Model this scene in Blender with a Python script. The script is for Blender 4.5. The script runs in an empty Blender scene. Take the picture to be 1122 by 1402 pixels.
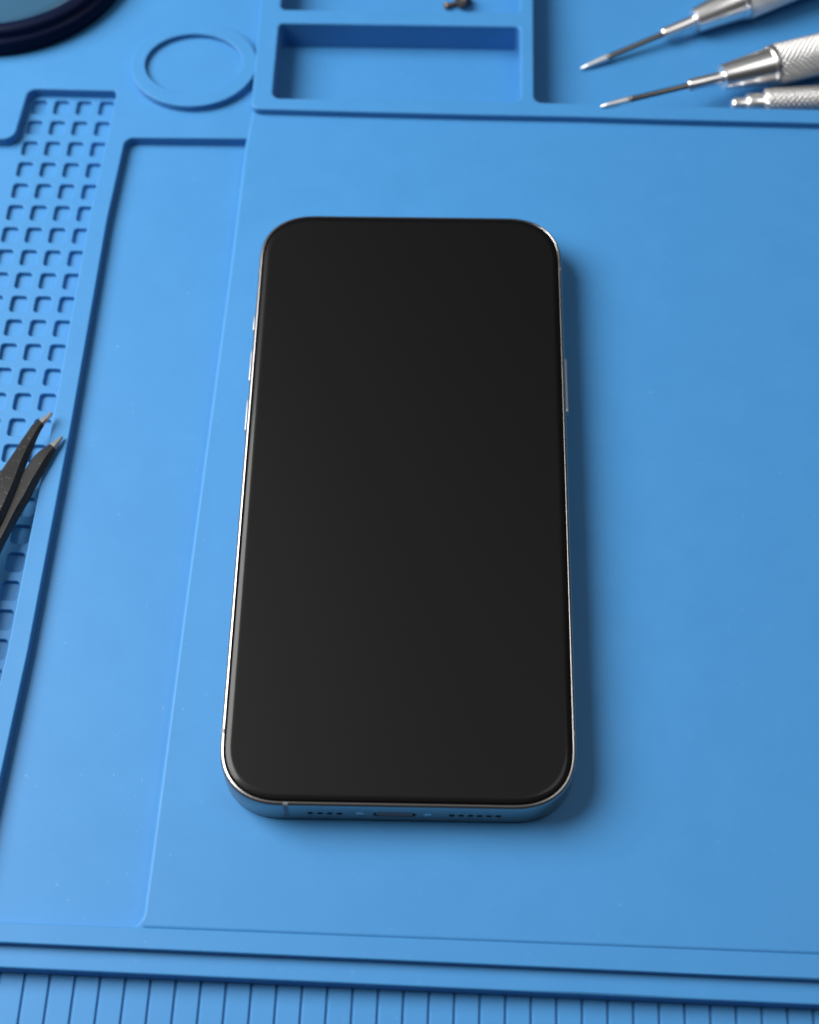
import bpy, bmesh, math, random
from mathutils import Vector, Matrix
from mathutils.geometry import tessellate_polygon
random.seed(7)
MM = 0.001
scene = bpy.context.scene
COL = scene.collection

# ------------------------------------------------------------------ helpers
def link(name, me, mat=None, parent=None):
    o = bpy.data.objects.new(name, me)
    COL.objects.link(o)
    if mat and me: me.materials.append(mat)
    if parent: o.parent = parent
    return o

def thing(name, label, cat, loc=(0, 0, 0), group=None):
    o = bpy.data.objects.new(name, None)
    COL.objects.link(o)
    o.empty_display_size = 0.005
    o.location = Vector(loc) * MM
    o['label'] = label; o['category'] = cat
    if group: o['group'] = group
    return o

def mesh_from(name, verts, faces, smooth, mat=None, parent=None):
    """verts in mm; smooth: list of bools per face or one bool"""
    me = bpy.data.meshes.new(name)
    me.from_pydata([Vector(v) * MM for v in verts], [], faces)
    fl = smooth if isinstance(smooth, list) else [smooth] * len(faces)
    me.polygons.foreach_set('use_smooth', fl)
    me.update()
    return link(name, me, mat, parent)

def area2(l):
    return sum(l[i][0] * l[(i + 1) % len(l)][1] - l[(i + 1) % len(l)][0] * l[i][1] for i in range(len(l)))

def fillet(pts, seg=7):
    """pts: (x, y[, r]) -> outline with rounded corners"""
    out = []; n = len(pts)
    for i, p in enumerate(pts):
        r = p[2] if len(p) > 2 else 0
        P = Vector(p[:2])
        if r <= 0: out.append(tuple(P)); continue
        A = (Vector(pts[i - 1][:2]) - P).normalized(); B = (Vector(pts[(i + 1) % n][:2]) - P).normalized()
        ang = A.angle(B); t = r / math.tan(ang / 2)
        c = P + (A + B).normalized() * (r / math.sin(ang / 2))
        s = P + A * t; e = P + B * t
        a0 = math.atan2(s.y - c.y, s.x - c.x); a1 = math.atan2(e.y - c.y, e.x - c.x)
        d = (a1 - a0 + math.pi) % (2 * math.pi) - math.pi
        for k in range(seg + 1):
            a = a0 + d * k / seg
            out.append((c.x + r * math.cos(a), c.y + r * math.sin(a)))
    return out

def densify(l, step):
    out = []
    for i, a in enumerate(l):
        b = l[(i + 1) % len(l)]
        d = math.dist(a, b); n = max(1, int(d / step))
        for k in range(n):
            out.append((a[0] + (b[0] - a[0]) * k / n, a[1] + (b[1] - a[1]) * k / n))
    return out

def inset(l, d):
    """move a closed outline inwards (CCW) by d"""
    out = []; n = len(l)
    for i in range(n):
        p, q, r = Vector(l[i - 1]), Vector(l[i]), Vector(l[(i + 1) % n])
        e1 = (q - p); e2 = (r - q)
        if e1.length < 1e-7: e1 = e2
        if e2.length < 1e-7: e2 = e1
        e1.normalize(); e2.normalize()
        n1 = Vector((-e1.y, e1.x)); n2 = Vector((-e2.y, e2.x))
        m = n1 + n2
        if m.length < 1e-6: m = n1
        m.normalize()
        c = max(0.35, m.dot(n1))
        out.append(tuple(q + m * (d / c)))
    return out

def prism_data(outer, holes, z0, z1, bev=0.35, seg=4, bottom=False):
    loops = [outer if area2(outer) > 0 else outer[::-1]] + [h if area2(h) < 0 else h[::-1] for h in holes]
    V = []; F = []; S = []
    tops = []
    for l in loops:
        prof = [(0, z0), (0, z1 - bev)]
        for k in range(1, seg + 1):
            a = math.pi / 2 * k / seg
            prof.append((bev * (1 - math.cos(a)), z1 - bev + bev * math.sin(a)))
        n = len(l); base = len(V)
        for d, z in prof:
            for x, y in (inset(l, d) if d > 0 else l): V.append((x, y, z))
        for j in range(len(prof) - 1):
            for i in range(n):
                a = base + j * n + i; b = base + j * n + (i + 1) % n
                F.append((a, b, b + n, a + n)); S.append(j > 0)
        tops.append((base + (len(prof) - 1) * n, n))
        if bottom: F.append(tuple(base + i for i in range(n))[::-1]); S.append(False)
    polys = [[Vector((V[b + i][0], V[b + i][1], 0)) for i in range(n)] for b, n in tops]
    idx = [b + i for b, n in tops for i in range(n)]
    for t in tessellate_polygon(polys):
        a, b, c = (idx[k] for k in t)
        A, B, C = (Vector(V[k][:2]) for k in (a, b, c))
        cr = (B - A).cross(C - A)
        if abs(cr) < 1e-12: continue
        F.append((a, b, c) if cr > 0 else (a, c, b)); S.append(False)
    return V, F, S

def prism(name, outer, z0, z1, mat, parent=None, holes=(), bev=0.35, seg=4, bottom=False):
    V, F, S = prism_data(outer, list(holes), z0, z1, bev, seg, bottom)
    return mesh_from(name, V, F, S, mat, parent)

def merge(datas):
    V = []; F = []; S = []
    for v, f, s in datas:
        o = len(V); V += v; F += [tuple(i + o for i in t) for t in f]; S += s
    return V, F, S

def loft(name, rings, mat, parent=None, cap0=True, cap1=True, smooth=True):
    n = len(rings[0]); V = [p for r in rings for p in r]; F = []; S = []
    for j in range(len(rings) - 1):
        for i in range(n):
            a = j * n + i; b = j * n + (i + 1) % n
            F.append((a, b, b + n, a + n)); S.append(smooth)
    if cap0: F.append(tuple(range(n))[::-1]); S.append(False)
    if cap1: F.append(tuple(range((len(rings) - 1) * n, len(rings) * n))); S.append(False)
    return mesh_from(name, V, F, S, mat, parent)

def circle(cx, cy, r, n=96, ry=None):
    return [(cx + r * math.cos(2 * math.pi * i / n), cy + (ry or r) * math.sin(2 * math.pi * i / n)) for i in range(n)]

def lathe(name, prof, mat, parent=None, M=None, n=96, cap0=False, cap1=False):
    """prof: (r, h) along local z; M: Matrix in mm"""
    rings = []
    for r, h in prof:
        ring = [Vector((r * math.cos(2 * math.pi * i / n), r * math.sin(2 * math.pi * i / n), h)) for i in range(n)]
        rings.append([tuple(M @ p) if M else tuple(p) for p in ring])
    return loft(name, rings, mat, parent, cap0, cap1)

def sharpen(o, deg=32):
    o.data.set_sharp_from_angle(angle=math.radians(deg))

# ------------------------------------------------------------------ materials
def new_mat(name):
    m = bpy.data.materials.new(name); m.use_nodes = True
    return m, m.node_tree.nodes, m.node_tree.links, m.node_tree.nodes['Principled BSDF']

def simple(name, col, rough=0.4, metal=0.0, spec=0.5, coat=0.0, coat_rough=0.05, noise=0.0, nscale=800, bump=0.0, bscale=3000, aniso=0.0):
    m, N, L, P = new_mat(name)
    P.inputs['Base Color'].default_value = (*col, 1)
    P.inputs['Roughness'].default_value = rough
    P.inputs['Metallic'].default_value = metal
    P.inputs['Specular IOR Level'].default_value = spec
    P.inputs['Coat Weight'].default_value = coat
    P.inputs['Coat Roughness'].default_value = coat_rough
    tc = N.new('ShaderNodeTexCoord')
    if noise > 0:
        t = N.new('ShaderNodeTexNoise'); t.inputs['Scale'].default_value = nscale; t.inputs['Detail'].default_value = 4
        L.new(tc.outputs['Object'], t.inputs['Vector'])
        r = N.new('ShaderNodeMapRange')
        r.inputs['From Min'].default_value = 0.3; r.inputs['From Max'].default_value = 0.7
        r.inputs['To Min'].default_value = max(0.02, rough - noise); r.inputs['To Max'].default_value = rough + noise
        L.new(t.outputs['Fac'], r.inputs['Value']); L.new(r.outputs['Result'], P.inputs['Roughness'])
    if bump > 0:
        t = N.new('ShaderNodeTexNoise'); t.inputs['Scale'].default_value = bscale; t.inputs['Detail'].default_value = 3
        L.new(tc.outputs['Object'], t.inputs['Vector'])
        b = N.new('ShaderNodeBump'); b.inputs['Strength'].default_value = bump; b.inputs['Distance'].default_value = 0.0001
        L.new(t.outputs['Fac'], b.inputs['Height']); L.new(b.outputs['Normal'], P.inputs['Normal'])
    return m

def silicone():
    m, N, L, P = new_mat('blue_silicone')
    tc = N.new('ShaderNodeTexCoord')
    t = N.new('ShaderNodeTexNoise'); t.inputs['Scale'].default_value = 95; t.inputs['Detail'].default_value = 9; t.inputs['Roughness'].default_value = 0.65
    L.new(tc.outputs['Object'], t.inputs['Vector'])
    cr = N.new('ShaderNodeMix'); cr.data_type = 'RGBA'
    cr.inputs['A'].default_value = (0.036, 0.192, 0.442, 1)
    cr.inputs['B'].default_value = (0.048, 0.226, 0.500, 1)
    L.new(t.outputs['Fac'], cr.inputs['Factor'])
    # lint and dust specks lying in the silicone
    sp = N.new('ShaderNodeTexNoise'); sp.inputs['Scale'].default_value = 900; sp.inputs['Detail'].default_value = 2
    L.new(tc.outputs['Object'], sp.inputs['Vector'])
    mr = N.new('ShaderNodeMapRange'); mr.inputs['From Min'].default_value = 0.72; mr.inputs['From Max'].default_value = 0.80
    mr.inputs['To Max'].default_value = 0.25
    L.new(sp.outputs['Fac'], mr.inputs['Value'])
    mx = N.new('ShaderNodeMix'); mx.data_type = 'RGBA'
    mx.inputs['B'].default_value = (0.35, 0.45, 0.6, 1)
    L.new(cr.outputs['Result'], mx.inputs['A']); L.new(mr.outputs['Result'], mx.inputs['Factor'])
    L.new(mx.outputs['Result'], P.inputs['Base Color'])
    P.inputs['Sheen Weight'].default_value = 0.06; P.inputs['Sheen Roughness'].default_value = 0.5
    P.inputs['Roughness'].default_value = 0.5
    P.inputs['Specular IOR Level'].default_value = 0.28
    t2 = N.new('ShaderNodeTexNoise'); t2.inputs['Scale'].default_value = 2600; t2.inputs['Detail'].default_value = 3
    L.new(tc.outputs['Object'], t2.inputs['Vector'])
    b = N.new('ShaderNodeBump'); b.inputs['Strength'].default_value = 0.18; b.inputs['Distance'].default_value = 0.0001
    L.new(t2.outputs['Fac'], b.inputs['Height']); L.new(b.outputs['Normal'], P.inputs['Normal'])
    return m

def dusty_black():
    m, N, L, P = new_mat('black_coated_steel')
    tc = N.new('ShaderNodeTexCoord')
    v = N.new('ShaderNodeTexVoronoi'); v.inputs['Scale'].default_value = 1000; v.inputs['Randomness'].default_value = 1
    L.new(tc.outputs['Object'], v.inputs['Vector'])
    lt = N.new('ShaderNodeMath'); lt.operation = 'LESS_THAN'; lt.inputs[1].default_value = 0.2
    L.new(v.outputs['Distance'], lt.inputs[0])
    n = N.new('ShaderNodeTexNoise'); n.inputs['Scale'].default_value = 170; n.inputs['Detail'].default_value = 3
    L.new(tc.outputs['Object'], n.inputs['Vector'])
    g = N.new('ShaderNodeMath'); g.operation = 'GREATER_THAN'; g.inputs[1].default_value = 0.47
    L.new(n.outputs['Fac'], g.inputs[0])
    mu = N.new('ShaderNodeMath'); mu.operation = 'MULTIPLY'
    L.new(lt.outputs[0], mu.inputs[0]); L.new(g.outputs[0], mu.inputs[1])
    mx = N.new('ShaderNodeMix'); mx.data_type = 'RGBA'
    mx.inputs['A'].default_value = (0.009, 0.009, 0.010, 1); mx.inputs['B'].default_value = (0.06, 0.06, 0.058, 1)
    L.new(mu.outputs[0], mx.inputs['Factor']); L.new(mx.outputs['Result'], P.inputs['Base Color'])
    P.inputs['Roughness'].default_value = 0.42
    r = N.new('ShaderNodeMapRange'); r.inputs['To Min'].default_value = 0.34; r.inputs['To Max'].default_value = 0.52
    L.new(n.outputs['Fac'], r.inputs['Value']); L.new(r.outputs['Result'], P.inputs['Roughness'])
    return m

M_mat = silicone()
M_frame = simple('polished_steel_frame', (0.36, 0.35, 0.345), rough=0.30, metal=1.0)
M_key = simple('button_steel', (0.62, 0.61, 0.60), rough=0.38, metal=1.0)
M_band = simple('antenna_plastic', (0.19, 0.20, 0.22), rough=0.45)
M_glass = simple('black_screen_glass', (0.0014, 0.0014, 0.0015), rough=0.43, spec=0.155, coat=0.25, coat_rough=0.13)
M_gasket = simple('black_gasket', (0.004, 0.004, 0.004), rough=0.6, spec=0.2)
M_hole = simple('hole_shade_lining', (0.006, 0.006, 0.007), rough=0.7, spec=0.1)  # near-black colour stands in for the shade inside holes and port
M_bronze = simple('copper_contact', (0.34, 0.20, 0.15), rough=0.4, metal=0.0)
M_screw = simple('screw_steel', (0.55, 0.55, 0.56), rough=0.25, metal=1.0)
M_black = dusty_black()
M_worn = simple('worn_steel_tip', (0.27, 0.27, 0.27), rough=0.45, metal=0.5, noise=0.1, nscale=2500)
M_alu = simple('satin_aluminium', (0.88, 0.87, 0.86), rough=0.30, metal=1.0)
M_knurl = simple('knurled_aluminium', (0.78, 0.77, 0.76), rough=0.36, metal=1.0)
M_shaft = simple('dark_steel_shaft', (0.20, 0.185, 0.17), rough=0.33, metal=1.0, noise=0.08, nscale=1500)
M_bit = simple('bright_steel_bit', (0.92, 0.91, 0.90), rough=0.45, metal=1.0)
M_navy = simple('navy_plastic', (0.0008, 0.004, 0.022), rough=0.45, spec=0.1)
M_lens = simple('tinted_lens', (0.03, 0.095, 0.17), rough=0.12, spec=0.6)
M_oldscrew = simple('tarnished_screw', (0.22, 0.15, 0.11), rough=0.4, metal=0.9)
M_darkscrew = simple('dark_screw', (0.09, 0.075, 0.07), rough=0.38, metal=0.8)

# ------------------------------------------------------------------ the mat
mat = thing('repair_mat', 'blue silicone repair mat with moulded trays and square holes, under all the tools', 'mat')
ZB = -7.5
prism('base_sheet', [(-192, -137), (202, -137), (202, 217), (-192, 217)], -9.0, -6.5, M_mat, mat, bottom=True)

# smooth work surface the phone lies on; its left edge falls to the side channel
def lerp_line(p, q, x): return p[1] + (q[1] - p[1]) * (x - p[0]) / (q[0] - p[0])
edge = [(-41.9, 115.6), (-41.9, 114.4), (-42.9, 102.6), (-43.75, 67.7), (-45.3, 23.4), (-46.9, -21.8), (-48.2, -63.6), (-48.95, -86.4),
        (-49.15, -91.0)] + [(-52.3 + 3.1 * math.cos(math.radians(a)), -93.3 + 3.1 * math.sin(math.radians(a))) for a in range(0, -91, -10)] + [(-54.5, -96.6), (-54.5, -99.0)]
main = edge + [(-48.2, -99.2), (-48.2, -96.75), (195, -101.82), (195, 112.0), (60, 113.4), (0, 114.5), (-30, 115.5)]
prism('work_surface', main, ZB, 0.0, M_mat, mat, bev=0.85, seg=6)

# raised rim around the channel and the grid
rim = [(-190, 214), (-38.6, 214), (-38.6, 114), (-34, 114), (-34, 105.25), (-73.45, 105.25, 2.4), (-75.2, 78.8), (-76.9, 17.1), (-79.15, -37.8), (-81.0, -65.6), (-83.2, -99),
       (-88.0, -99), (-86.0, -65.6), (-83.75, -39.0), (-81.5, 15.1), (-79.9, 78.7), (-77.35, 121.2, 1.0), (-100.4, 121.5, 2.4), (-101.9, 104.4, 3.2), (-190, 104.0)]
prism('raised_rim', fillet(rim), ZB, -0.25, M_mat, mat, bev=0.4)
prism('channel_floor', [(-76.2, 112), (-28, 112), (-28, -104), (-85.8, -104), (-81.4, -39), (-79.2, 15), (-77.6, 79)], ZB, -2.9, M_mat, mat, bev=0.1, seg=1)

# plate of square holes
def hole_grid():
    V = []; F = []; S = []
    px, py = 5.86, 7.005; hw, hh = 3.8, 4.7; ztop, zbot = -2.95, -4.05
    rows = range(-1, 32); cols = range(-15, 4)
    shear = -0.0417
    for r in rows:
        for c in cols:
            x0 = -81.95 - (3 - c) * px; ytop = 120.0 - r * py
            if r < 0: continue
            cx0, cx1 = x0 - 1.03, x0 + px - 1.03
            if c == 3: cx1 += 1.0
            cy1, cy0 = ytop + 1.25, ytop + 1.25 - py
            if r == 0: cy1 += 3
            if c < 0:
                base = len(V)
                for x, y in ((cx0, cy0), (cx1, cy0), (cx1, cy1), (cx0, cy1)): V.append((x + shear * (119.9 - y), y - 0.010 * (x + 81.85), ztop))
                F.append((base, base + 1, base + 2, base + 3)); S.append(False)
                continue
            rad = 0.85
            inner = fillet([(x0, ytop - hh, rad), (x0 + hw, ytop - hh, rad), (x0 + hw, ytop, rad), (x0, ytop, rad)], 4)
            n = len(inner)
            mx, my = x0 + hw / 2, ytop - hh / 2
            # square outer loop point for each inner point
            outer = []
            for k, (x, y) in enumerate(inner):
                q = k // 5; cor = [(cx0, cy0), (cx1, cy0), (cx1, cy1), (cx0, cy1)][q]
                j = k % 5
                if j == 2: outer.append(cor)
                else:
                    # before the corner slide along incoming side, after it along outgoing side
                    horiz = (q in (1, 3)) if j < 2 else (q in (0, 2))
                    outer.append((x, cor[1]) if horiz else (cor[0], y))
            base = len(V)
            bev = 0.28
            lay = [(outer, ztop), (inset(inner, -bev), ztop), (inset(inner, -bev * 0.3), ztop - bev * 0.3), (inner, ztop - bev), (inset(inner, 0.12), zbot)]
            for l, z in lay:
                for x, y in l: V.append((x + shear * (119.9 - y), y - 0.010 * (x + 81.85), z))
            for j in range(len(lay) - 1):
                for i in range(n):
                    a = base + j * n + i; b = base + j * n + (i + 1) % n
                    F.append((a, b, b + n, a + n)); S.append(0 < j < 3)
            F.append(tuple(base + (len(lay) - 1) * n + i for i in range(n))); S.append(False)
    return V, F, S
V, F, S = hole_grid()
g = mesh_from('perforated_grid', V, F, S, M_mat, mat)
bm = bmesh.new(); bm.from_mesh(g.data)
bmesh.ops.remove_doubles(bm, verts=bm.verts, dist=2e-6)
bm.to_mesh(g.data); bm.free()

# round dish beside the trays
ring = prism('round_dish', circle(-57.8, 129.1, 16.4, ry=14.9), ZB, 1.8, M_mat, mat, holes=[circle(-57.9, 129.2, 12.6, ry=10.4)], bev=0.35)
prism('dish_floor', circle(-57.9, 129.2, 13.3, ry=11.1), ZB, 0.35, M_mat, ring, bev=0.1, seg=1)

# tray walls with three compartments
outer = [(-41.9, 214), (-41.9, 113.4, 2.2), (-16.4, 112.8), (15.3, 112.2), (41.3, 111.9), (61.6, 111.35), (102.6, 110.6), (199, 108.8), (199, 214)]
comp_a = fillet([(-36.6, 117.15, 2.0), (27.05, 116.6, 2.4), (27.3, 143.15, 1.4), (-36.4, 143.55, 1.4)])
comp_b = fillet([(-36.3, 148.65, 1.4), (27.3, 148.05, 1.8), (27.8, 206, 2), (-35.6, 206, 2)])
comp_c = fillet([(30.5, 116.65, 2.2), (62, 115.9), (103, 115.2), (192, 113.4, 2), (192, 206, 2), (31.6, 206, 2)])
prism('tray_walls', fillet(outer), ZB, 2.0, M_mat, mat, holes=[comp_a, comp_b, comp_c], bev=0.5)

# stepped front edge
def yline(x, y0, y1): return y0 + (y1 - y0) * (x + 76.8) / 158.3
def band(ya0, ya1, yb0, yb1):
    xs = [-191 + 392 * k / 20 for k in range(21)]
    return [(x, yline(x, yb0, yb1)) for x in xs] + [(x, yline(x, ya0, ya1)) for x in xs[::-1]]
prism('front_ledge', band(-96.0, -99.3, -100.0, -104.2), ZB, 0.3, M_mat, mat, bev=0.3)
prism('front_step', band(-98.0, -102.0, -104.3, -108.5), ZB, -1.7, M_mat, mat, bev=0.35)
slabs = []
x = -71.9 - 4.93 * 24
while x < 196:
    a, b = x + 0.26, x + 4.93 - 0.26
    sl = lambda xx: -0.018 * (xx - 0) * 0
    quad = [(a - 0.6 + 0.0 * a, -134), (b - 0.6, -134), (b, yline(b, -103, -107)), (a, yline(a, -103, -107))]
    slabs.append(prism_data(quad, [], ZB, -5.7, 0.2, 3))
    x += 4.93
slabs.append(prism_data([(-191, -134.5), (196, -134.5), (196, -106), (-191, -100)], [], ZB, -6.2, 0.05, 1))
V, F, S = merge(slabs)
mesh_from('slotted_edge', V, F, S, M_mat, mat)

# ------------------------------------------------------------------ the phone
phone = thing('smartphone', 'smartphone with blank black screen and silver frame, lying face up on the mat', 'phone')
PW, PH = 71.5, 148.0
phone.location = Vector((0, -0.25, 0)) * MM
def rr(i, z, n=22, R=13.4, ex=2.38):
    """rounded rectangle with continuous-curvature corners, inset i, CCW"""
    w, h, r = PW / 2 - i, PH / 2 - i, R - i
    pts = []
    for cx, cy, a0 in ((w - r, h - r, 0), (-(w - r), h - r, 90), (-(w - r), -(h - r), 180), (w - r, -(h - r), 270)):
        for k in range(n + 1):
            a = math.radians(90 * k / n)
            c, s = math.cos(a) ** (2 / ex) if k < n else 0.0, math.sin(a) ** (2 / ex)
            dx, dy = r * c, r * s
            ra = math.radians(a0); ca, sa = round(math.cos(ra)), round(math.sin(ra))
            pts.append((cx + dx * ca - dy * sa, cy + dx * sa + dy * ca, z))
    return pts
FP = [(1.3, 0.0), (0.75, 0.04), (0.36, 0.16), (0.1, 0.42), (0, 0.85), (0, 7.45), (0.05, 7.82), (0.16, 8.12), (0.32, 8.33), (0.52, 8.46), (0.72, 8.50), (0.80, 8.44), (0.83, 8.2), (0.83, 7.7)]
frame = loft('frame', [rr(i, z) for i, z in FP], M_frame, phone)

# drill the port, the microphone and the speaker holes
def cyl_y(cx, cz, r, y0, y1, n=20):
    return [[(cx + r * math.cos(2 * math.pi * k / n), y, cz + r * math.sin(2 * math.pi * k / n)) for k in range(n)] for y in (y0, y1)]
def slot_y(cx, cz, hw, r, y0, y1, n=10):
    pts = []
    for s, a0 in ((1, -90), (-1, 90)):
        for k in range(n + 1):
            a = math.radians(a0 + 180 * k / n)
            pts.append((cx + s * (hw - r) + r * math.cos(a), cz + r * math.sin(a)))
    return [[(x, y, z) for x, z in pts] for y in (y0, y1)]
PY = -PH / 2
ZC = 4.15
hole_x = [-17.2 + 1.93 * k for k in range(4)] + [10.9 + 1.84 * k for k in range(6)]
cutters = []
for hx in hole_x: cutters.append(loft('cut', cyl_y(hx, ZC, 0.62, PY + 1.0, PY - 1.0), None))
cutters.append(loft('cut', slot_y(-0.5, ZC, 4.25, 1.15, PY + 1.6, PY - 1.0), None))
bmc = bmesh.new()
for c in cutters:
    bmc.from_mesh(c.data)
bmesh.ops.recalc_face_normals(bmc, faces=bmc.faces)
mc = bpy.data.meshes.new('cut'); bmc.to_mesh(mc); bmc.free()
for c in cutters: bpy.data.objects.remove(c)
cut = link('cut', mc)
bmf = bmesh.new(); bmf.from_mesh(frame.data); bmesh.ops.recalc_face_normals(bmf, faces=bmf.faces); bmf.to_mesh(frame.data); bmf.free()
md = frame.modifiers.new('b', 'BOOLEAN'); md.operation = 'DIFFERENCE'; md.object = cut; md.solver = 'EXACT'
dg = bpy.context.evaluated_depsgraph_get()
nm = bpy.data.meshes.new_from_object(frame.evaluated_get(dg))
frame.modifiers.clear(); old = frame.data; frame.data = nm; nm.name = 'frame'
bpy.data.objects.remove(cut)
frame.data.materials.clear(); frame.data.materials.append(M_frame)
sharpen(frame, 28)

def disc_y(name, cx, cz, r, y, m, parent, n=20):
    pts = [(cx + r * math.cos(2 * math.pi * k / n), y, cz + r * math.sin(2 * math.pi * k / n)) for k in range(n)]
    return mesh_from(name, pts, [tuple(range(n))], False, m, parent)
for k, hx in enumerate(hole_x):
    disc_y('speaker_hole', hx, ZC, 0.60, PY + 0.6, M_hole, phone)  # dark disc in place of the shade down the drilled hole
port = loft('charging_port', slot_y(-0.5, ZC, 4.2, 1.1, PY + 1.55, PY + 1.35), M_hole, phone)  # dark backing paints the shade at the bottom of the slot
loft('connector_tongue', slot_y(-0.5, ZC, 3.7, 0.68, PY + 1.3, PY + 0.04), M_bronze, port)
for sx in (-7.35, 6.1):
    M = Matrix.Translation((sx, PY, ZC)) @ Matrix.Rotation(math.pi / 2, 4, 'X')
    s = lathe('screw', [(0.86, -0.2), (0.86, 0.02), (0.74, 0.09), (0.42, 0.12), (0.36, 0.04), (0.0, 0.04)], M_screw, phone, M, n=24)
    sharpen(s, 30)

# screen: gasket line and domed-edge glass
GP = [(i, z + 0.98) for i, z in [(1.06, 6.8), (1.06, 7.30), (1.09, 7.44), (1.17, 7.54), (1.30, 7.61), (1.50, 7.69), (1.72, 7.775), (1.92, 7.845), (2.10, 7.89), (2.30, 7.915), (2.6, 7.925)]]
screen = loft('screen', [rr(i, z) for i, z in GP], M_glass, phone, cap0=False)
loft('gasket', [rr(0.831, 7.8), rr(0.831, 8.1), rr(1.07, 8.1)], M_gasket, screen, cap0=False, cap1=False)

# keys on the sides
def key(name, side, y0, y1, zc=4.9, zh=1.6, out=0.5):
    xw = side * PW / 2
    pts = fillet([(y0, zc - zh, 1.2), (y1, zc - zh, 1.2), (y1, zc + zh, 1.2), (y0, zc + zh, 1.2)], 6)
    V = []; F = []; S = []
    lay = [(0, -0.3), (0, out - 0.16), (0.05, out - 0.05), (0.16, out)]
    n = len(pts)
    for d, o in lay:
        for y, z in (inset(pts, d) if d else pts): V.append((xw + side * o, y, z))
    for j in range(len(lay) - 1):
        for i in range(n):
            a = j * n + i; b = j * n + (i + 1) % n
            f = (a, b, b + n, a + n)
            F.append(f if side > 0 else f[::-1]); S.append(j > 0)
    c = tuple((len(lay) - 1) * n + i for i in range(n)); F.append(c if side > 0 else c[::-1]); S.append(False)
    return mesh_from(name, V, F, S, M_key, phone)
key('action_button', -1, 40.9, 46.1, out=0.42)
key('volume_button', -1, 26.8, 36.3, out=0.42)
key('volume_button', -1, 13.5, 22.8, out=0.42)
key('side_button', 1, 19.3, 34.9, zc=5.3, out=0.55)

# antenna breaks: thin plastic strips flush round the frame's profile
def antenna(side, pos):
    prof = [(i - 0.018, z) for i, z in FP[3:11]]
    V = []; F = []
    for i, z in prof:
        for d in (-0.5, 0.5):
            zz = z + (0.018 if i > 0.2 else 0)
            if side == 'front': V.append((pos + d, -(PH / 2 - i), zz))
            else: V.append((side * (PW / 2 - i), pos + d, zz))
    for k in range(len(prof) - 1):
        F.append((2 * k, 2 * k + 1, 2 * k + 3, 2 * k + 2))
    return mesh_from('antenna_band', V, F, True, M_band, phone)
antenna(-1, 57.4); antenna(1, 58.6); antenna(-1, -58.6); antenna(1, -57.9); antenna('front', -21.9)

# ------------------------------------------------------------------ tweezers
tw = thing('tweezers', 'black curved tweezers with worn grey points, lying over the grid of square holes', 'tweezers')
def arm(L, R, tail, thick, name='arm'):
    """L, R: matching outline points with heights, ordered from the point to the handle"""
    L = L + tail[0]; R = R + tail[1]
    def resample(P, n):
        P = [Vector(p) for p in P]; d = [0]
        for a, b in zip(P, P[1:]): d.append(d[-1] + (b - a).length)
        out = []
        for k in range(n):
            t = d[-1] * (k / (n - 1)) ** 1.35
            i = 0
            while i < len(d) - 2 and d[i + 1] < t: i += 1
            f = (t - d[i]) / (d[i + 1] - d[i])
            # Catmull-Rom through the outline points
            p0, p1, p2, p3 = P[max(i - 1, 0)], P[i], P[i + 1], P[min(i + 2, len(P) - 1)]
            out.append(0.5 * ((2 * p1) + (p2 - p0) * f + (2 * p0 - 5 * p1 + 4 * p2 - p3) * f * f + (3 * p1 - p0 - 3 * p2 + p3) * f ** 3))
        return out
    n = 70
    LL, RR = resample(L, n), resample(R, n)
    rings = []; tl = 0; prev = None; dist = []
    for k in range(n):
        a, b = LL[k], RR[k]
        m = (a + b) / 2
        if prev is not None: tl += (m - prev).length
        prev = m; dist.append(tl)
        th = thick * min(1, 0.28 + 0.72 * tl / 14)
        across = (b - a); w = across.length; across.normalize()
        up = Vector((0, 0, 1))
        ch = min(0.28, w * 0.2)
        cr = min(0.95, w * 0.3); dr = min(1.3, th * 0.6) * min(1, w / 2.2)
        rings.append([tuple(a - up * ch * 0.8), tuple(a + across * ch), tuple(b - across * cr), tuple(b - across * (cr * 0.85) - up * 0.12),
                      tuple(b - up * dr), tuple(b - across * ch - up * th), tuple(a + across * ch - up * th), tuple(a - up * (th - ch))])
    # reversed order so faces point outwards
    rings = [r[::-1] for r in rings]
    cutk = next(k for k in range(n) if dist[k] > 3.4)
    o = loft(name, rings[cutk:], M_black, tw)
    sharpen(o, 25)
    t = loft('worn_tip', rings[:cutk + 1], M_worn, o)
    sharpen(t, 25)
    return o
L1 = [(-81.2, 20.9, 2.0), (-81.9, 20.2, 2.2), (-82.9, 19.2, 2.4), (-84.8, 17.2, 2.7), (-86.0, 14.3, 3.0), (-86.9, 12.0, 3.3), (-87.8, 9.3, 3.6), (-89.0, 6.2, 3.9), (-90.1, 3.3, 4.2), (-91.5, -0.2, 4.5)]
R1 = [(-81.0, 20.4, 2.0), (-81.4, 19.2, 2.2), (-82.2, 17.7, 2.4), (-83.2, 15.1, 2.7), (-84.1, 11.4, 3.0), (-84.9, 7.9, 3.3), (-85.5, 4.5, 3.6), (-86.1, 0.6, 3.9), (-86.9, -3.3, 4.2), (-88.0, -8.0, 4.5)]
L2 = [(-78.3, 15.1, 0.9), (-79.2, 14.2, 1.2), (-80.5, 12.8, 1.5), (-82.2, 11.0, 1.8), (-83.8, 8.8, 2.0), (-85.0, 5.9, 2.2), (-86.1, 3.1, 2.4), (-87.1, -0.9, 2.6), (-88.0, -5.9, 2.8), (-89.0, -10.8, 3.0)]
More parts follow.
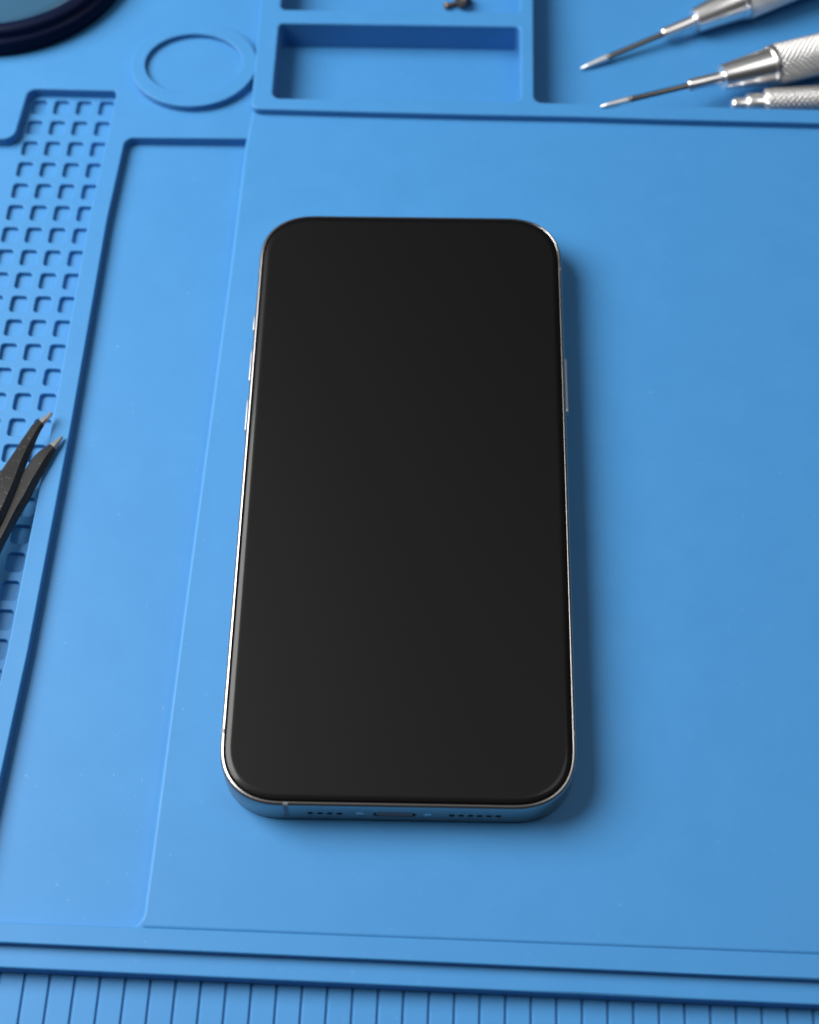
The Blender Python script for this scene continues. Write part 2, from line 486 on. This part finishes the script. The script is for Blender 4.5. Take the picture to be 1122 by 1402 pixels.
R2 = [(-78.2, 14.8, 0.9), (-78.6, 13.2, 1.2), (-79.3, 11.3, 1.5), (-80.3, 8.4, 1.8), (-81.5, 5.0, 2.0), (-82.7, 1.6, 2.2), (-83.6, -1.7, 2.4), (-84.8, -5.0, 2.6), (-86.1, -9.0, 2.8), (-87.6, -14.0, 3.0)]
arm(L1, R1, ([(-97, -15, 5.2), (-102, -32, 6.2), (-106, -60, 6), (-112, -92, 5.6), (-115, -104, 5.4)], [(-90.8, -18, 5.2), (-93, -34, 6.4), (-96, -62, 6), (-107, -94, 5.6), (-112, -105, 5.4)]), 2.4)
arm(L2, R2, ([(-93, -20, 3.3), (-97, -36, 3.8), (-101, -62, 3.4), (-109, -92, 3.2), (-113, -106, 3.0)], [(-89.2, -22, 3.3), (-90.2, -37, 3.8), (-92.5, -64, 3.4), (-105, -95, 3.2), (-110, -107, 3.0)]), 2.6)

# ------------------------------------------------------------------ screwdrivers
def frame_between(a, b):
    a, b = Vector(a), Vector(b)
    z = (b - a).normalized(); x = z.orthogonal().normalized(); y = z.cross(x)
    M = Matrix((x, y, z)).transposed().to_4x4(); M.translation = a
    return M
def knurl_mesh():
    n, m = 168, 330; L0, L1 = 48.6, 112.0
    V = []; F = []
    for j in range(m + 1):
        h = L0 + (L1 - L0) * j / m
        fade = min(1, (h - L0) / 0.6, (L1 - h) / 0.6)
        for i in range(n):
            a = 2 * math.pi * i / n
            u = 11 * a; v = h * 11 / 5.2
            k = abs(math.sin((u + v) / 1.0)) * abs(math.sin((u - v) / 1.0))
            r = 5.12 + 0.72 * (k - 0.5) * fade
            V.append((r * math.cos(a) * MM, r * math.sin(a) * MM, h * MM))
    for j in range(m):
        for i in range(n):
            a = j * n + i; b = j * n + (i + 1) % n
            F.append((a, b, b + n, a + n))
    F.append(tuple(range(m * n, (m + 1) * n)))
    me = bpy.data.meshes.new('handle'); me.from_pydata(V, [], F)
    me.polygons.foreach_set('use_smooth', [True] * (len(F) - 1) + [False]); me.update(); me.materials.append(M_knurl)
    return me
def screwdriver(label, group):
    t = thing('precision_screwdriver', label, 'screwdriver', group=group)
    lathe('bit', [(0.0, 0), (0.25, 0.1), (0.6, 2.6), (0.88, 7.2), (0.86, 8.0), (0.6, 8.2), (0.5, 8.3)], M_bit, t, n=32)
    lathe('shaft', [(0.74, 8.15), (0.80, 8.6), (0.74, 9.2), (0.74, 23.6), (0.85, 24.2), (0.85, 25)], M_shaft, t, n=32, cap0=True)
    o = lathe('sleeve', [(0.8, 24.3), (1.3, 24.3), (1.55, 24.6), (1.6, 25.0), (1.62, 34.2)], M_alu, t, n=40); sharpen(o, 50)
    o = lathe('ferrule', [(1.5, 33.9), (2.9, 33.9), (3.2, 34.05), (3.32, 34.4), (4.75, 47.3), (5.0, 47.5), (5.16, 47.9), (5.1, 48.4), (4.9, 48.7)], M_alu, t, n=72); sharpen(o, 40)
    link('handle', knurl_mesh(), None, t)
    return t
def aim(o, a, b):
    M = frame_between(a, b)
    o.location = M.translation * MM
    o.rotation_euler = M.to_euler()
GS = 'silver precision screwdrivers in the right tray'
s1 = screwdriver('silver precision screwdriver with its point down on the tray floor, farthest from the phone', GS)
aim(s1, (43.6, 136.0, -5.8), (74.6, 150.6, -2.4))
s2 = s1.copy(); COL.objects.link(s2)
for ch in list(s1.children):
    c = ch.copy(); COL.objects.link(c); c.parent = s2
s2['label'] = 'silver precision screwdriver whose point rests on the front wall of the tray'
aim(s2, (47.4, 114.9, 2.5), (92.8, 131.7, 0.4))

# third tool: only its stepped end shows behind the tray wall
t3 = thing('knurled_tool', 'slim knurled silver tool with stepped blunt end, half hidden behind the tray wall', 'tool', group=None)
o = lathe('end_cap', [(0, 0), (0.9, 0.05), (1.6, 0.4), (1.85, 1.0), (1.85, 3.6), (2.3, 3.9), (2.75, 4.5), (2.75, 8.4), (2.6, 8.8)], M_alu, t3, n=48); sharpen(o, 50)
def knurl3():
    n, m = 120, 240; L0, L1 = 8.7, 80.0
    V = []; F = []
    for j in range(m + 1):
        h = L0 + (L1 - L0) * j / m
        fade = min(1, (h - L0) / 0.5, (L1 - h) / 0.5)
        for i in range(n):
            a = 2 * math.pi * i / n; u = 8 * a; v = h * 8 / 3.6
            k = abs(math.sin(u + v)) * abs(math.sin(u - v))
            r = 3.45 + min(0.25, (h - L0) * 0.4) + 0.45 * (k - 0.5) * fade
            V.append((r * math.cos(a), r * math.sin(a), h))
    for j in range(m):
        for i in range(n):
            a = j * n + i; b = j * n + (i + 1) % n
            F.append((a, b, b + n, a + n))
    F.append(tuple(range(n))[::-1]); F.append(tuple(range(m * n, (m + 1) * n)))
    return mesh_from('handle', V, F, [True] * (len(F) - 2) + [False, False], M_knurl, t3)
knurl3()
aim(t3, (81.6, 120.4, -2.4), (104.7, 122.4, -2.4))

# ------------------------------------------------------------------ loose screws in the back tray
def small_screw(label, head_r, head_h, sh_r, sh_l, m, a, b):
    t = thing('loose_screw', label, 'screw', group='tiny loose screws in the back tray')
    o = lathe('head', [(0, 0.15), (head_r * 0.35, 0.15), (head_r * 0.4, 0), (head_r * 0.8, 0.08), (head_r, 0.3), (head_r, head_h), (sh_r, head_h + 0.05)], m, t, n=28); sharpen(o, 35)
    prof = []
    h = head_h
    while h < sh_l:
        prof += [(sh_r, h), (sh_r * 1.28, h + 0.2)]; h += 0.4
    prof += [(sh_r * 0.6, h), (0, h + 0.1)]
    lathe('threaded_shank', prof, m, t, n=24)
    aim(t, a, b)
small_screw('tiny copper-coloured screw lying in the tray, left of the bigger dark screw', 1.0, 0.8, 0.55, 3.6, M_oldscrew, (7.3, 158.2, -5.5), (9.8, 159.4, -5.9))
small_screw('bigger dark brown screw in the tray, right of the tiny copper-coloured screw', 1.9, 1.3, 0.9, 4.0, M_darkscrew, (11.4, 158.6, -3.9), (13.8, 160.8, -6.0))

# ------------------------------------------------------------------ round lens at the far left
lp = thing('magnifier_lens', 'round magnifier with thick dark navy rim on the corner of the mat, beyond the grid', 'magnifier', (-113.5, 168.3, -0.25))
HS = 0.58
RP = [(30.6, 0.0), (35.2, 0.0), (35.9, 0.5), (36.1, 1.4), (36.1, 6.0), (35.8, 7.2), (35.2, 8.0), (34.6, 8.4), (34.3, 9.0), (34.2, 10.4), (33.8, 11.4), (33.0, 12.1), (31.9, 12.3), (31.0, 12.0), (30.6, 11.4), (30.4, 9.0)]
o = lathe('rim', [(r, h * HS) for r, h in RP], M_navy, lp, n=160); sharpen(o, 40)
prof = [(30.5, 9.0), (30.3, 9.6)]
for k in range(1, 13):
    r = 30.0 * (1 - k / 12); prof.append((max(r, 0.0), 9.9 + 3.2 * (1 - (r / 30.0) ** 2)))
lathe('lens', [(r, h * HS) for r, h in prof], M_lens, lp, n=120)

# ------------------------------------------------------------------ light
w = bpy.data.worlds.new('World'); scene.world = w; w.use_nodes = True
# soft room light: brightest overhead and slightly to the front, dim towards the horizon
N, Lk = w.node_tree.nodes, w.node_tree.links
bg = N['Background']
tc = N.new('ShaderNodeTexCoord')
dp = N.new('ShaderNodeVectorMath'); dp.operation = 'DOT_PRODUCT'
dp.inputs[1].default_value = Vector((-0.15, 0.30, 0.94)).normalized()
Lk.new(tc.outputs['Generated'], dp.inputs[0])
mx = N.new('ShaderNodeMath'); mx.operation = 'MAXIMUM'; mx.inputs[1].default_value = 0.0
Lk.new(dp.outputs['Value'], mx.inputs[0])
pw = N.new('ShaderNodeMath'); pw.operation = 'POWER'; pw.inputs[1].default_value = 3.0
Lk.new(mx.outputs[0], pw.inputs[0])
ma = N.new('ShaderNodeMath'); ma.operation = 'MULTIPLY_ADD'; ma.inputs[1].default_value = 0.22; ma.inputs[2].default_value = 0.022
Lk.new(pw.outputs[0], ma.inputs[0])
Lk.new(ma.outputs[0], bg.inputs['Strength'])
bg.inputs['Color'].default_value = (0.97, 0.98, 1.0, 1)

def area(name, loc, target, size, power, col=(1, 1, 1), shape='DISK'):
    l = bpy.data.lights.new(name, 'AREA'); l.shape = shape; l.size = size * MM; l.energy = power; l.color = col
    o = bpy.data.objects.new(name, l); COL.objects.link(o)
    o.location = Vector(loc) * MM
    o.rotation_euler = (Vector(target) - Vector(loc)).to_track_quat('-Z', 'Y').to_euler()
    return o
area('softbox_lamp', (-600, 165, 620), (30, -180, 0), 680, 16.2, (1.0, 0.99, 0.97))
area('added_highlight_lamp', (385, 60, 900), (80, 60, 0), 480, 1.5, (1.0, 0.99, 0.98))  # added unseen lamp, puts a bright stripe on the metal tools

# ------------------------------------------------------------------ camera
cam = bpy.data.cameras.new('Camera'); co = bpy.data.objects.new('Camera', cam); COL.objects.link(co)
co.location = Vector((6.7305, -182.284, 319.005)) * MM
co.rotation_euler = (0.512123, 0.0064945, 0.0202853)
cam.sensor_width = 36; cam.lens = 2260.65 / 1402 * 36
cam.clip_start = 0.01; cam.clip_end = 20
cam.dof.use_dof = True; cam.dof.focus_distance = 0.352; cam.dof.aperture_fstop = 12.5
scene.camera = co
scene.render.resolution_x = 819; scene.render.resolution_y = 1024

vs = scene.view_settings
vs.view_transform = 'Standard'; vs.look = 'None'; vs.gamma = 1; vs.exposure = 0; vs.use_curve_mapping = False
scene.render.engine = 'CYCLES'
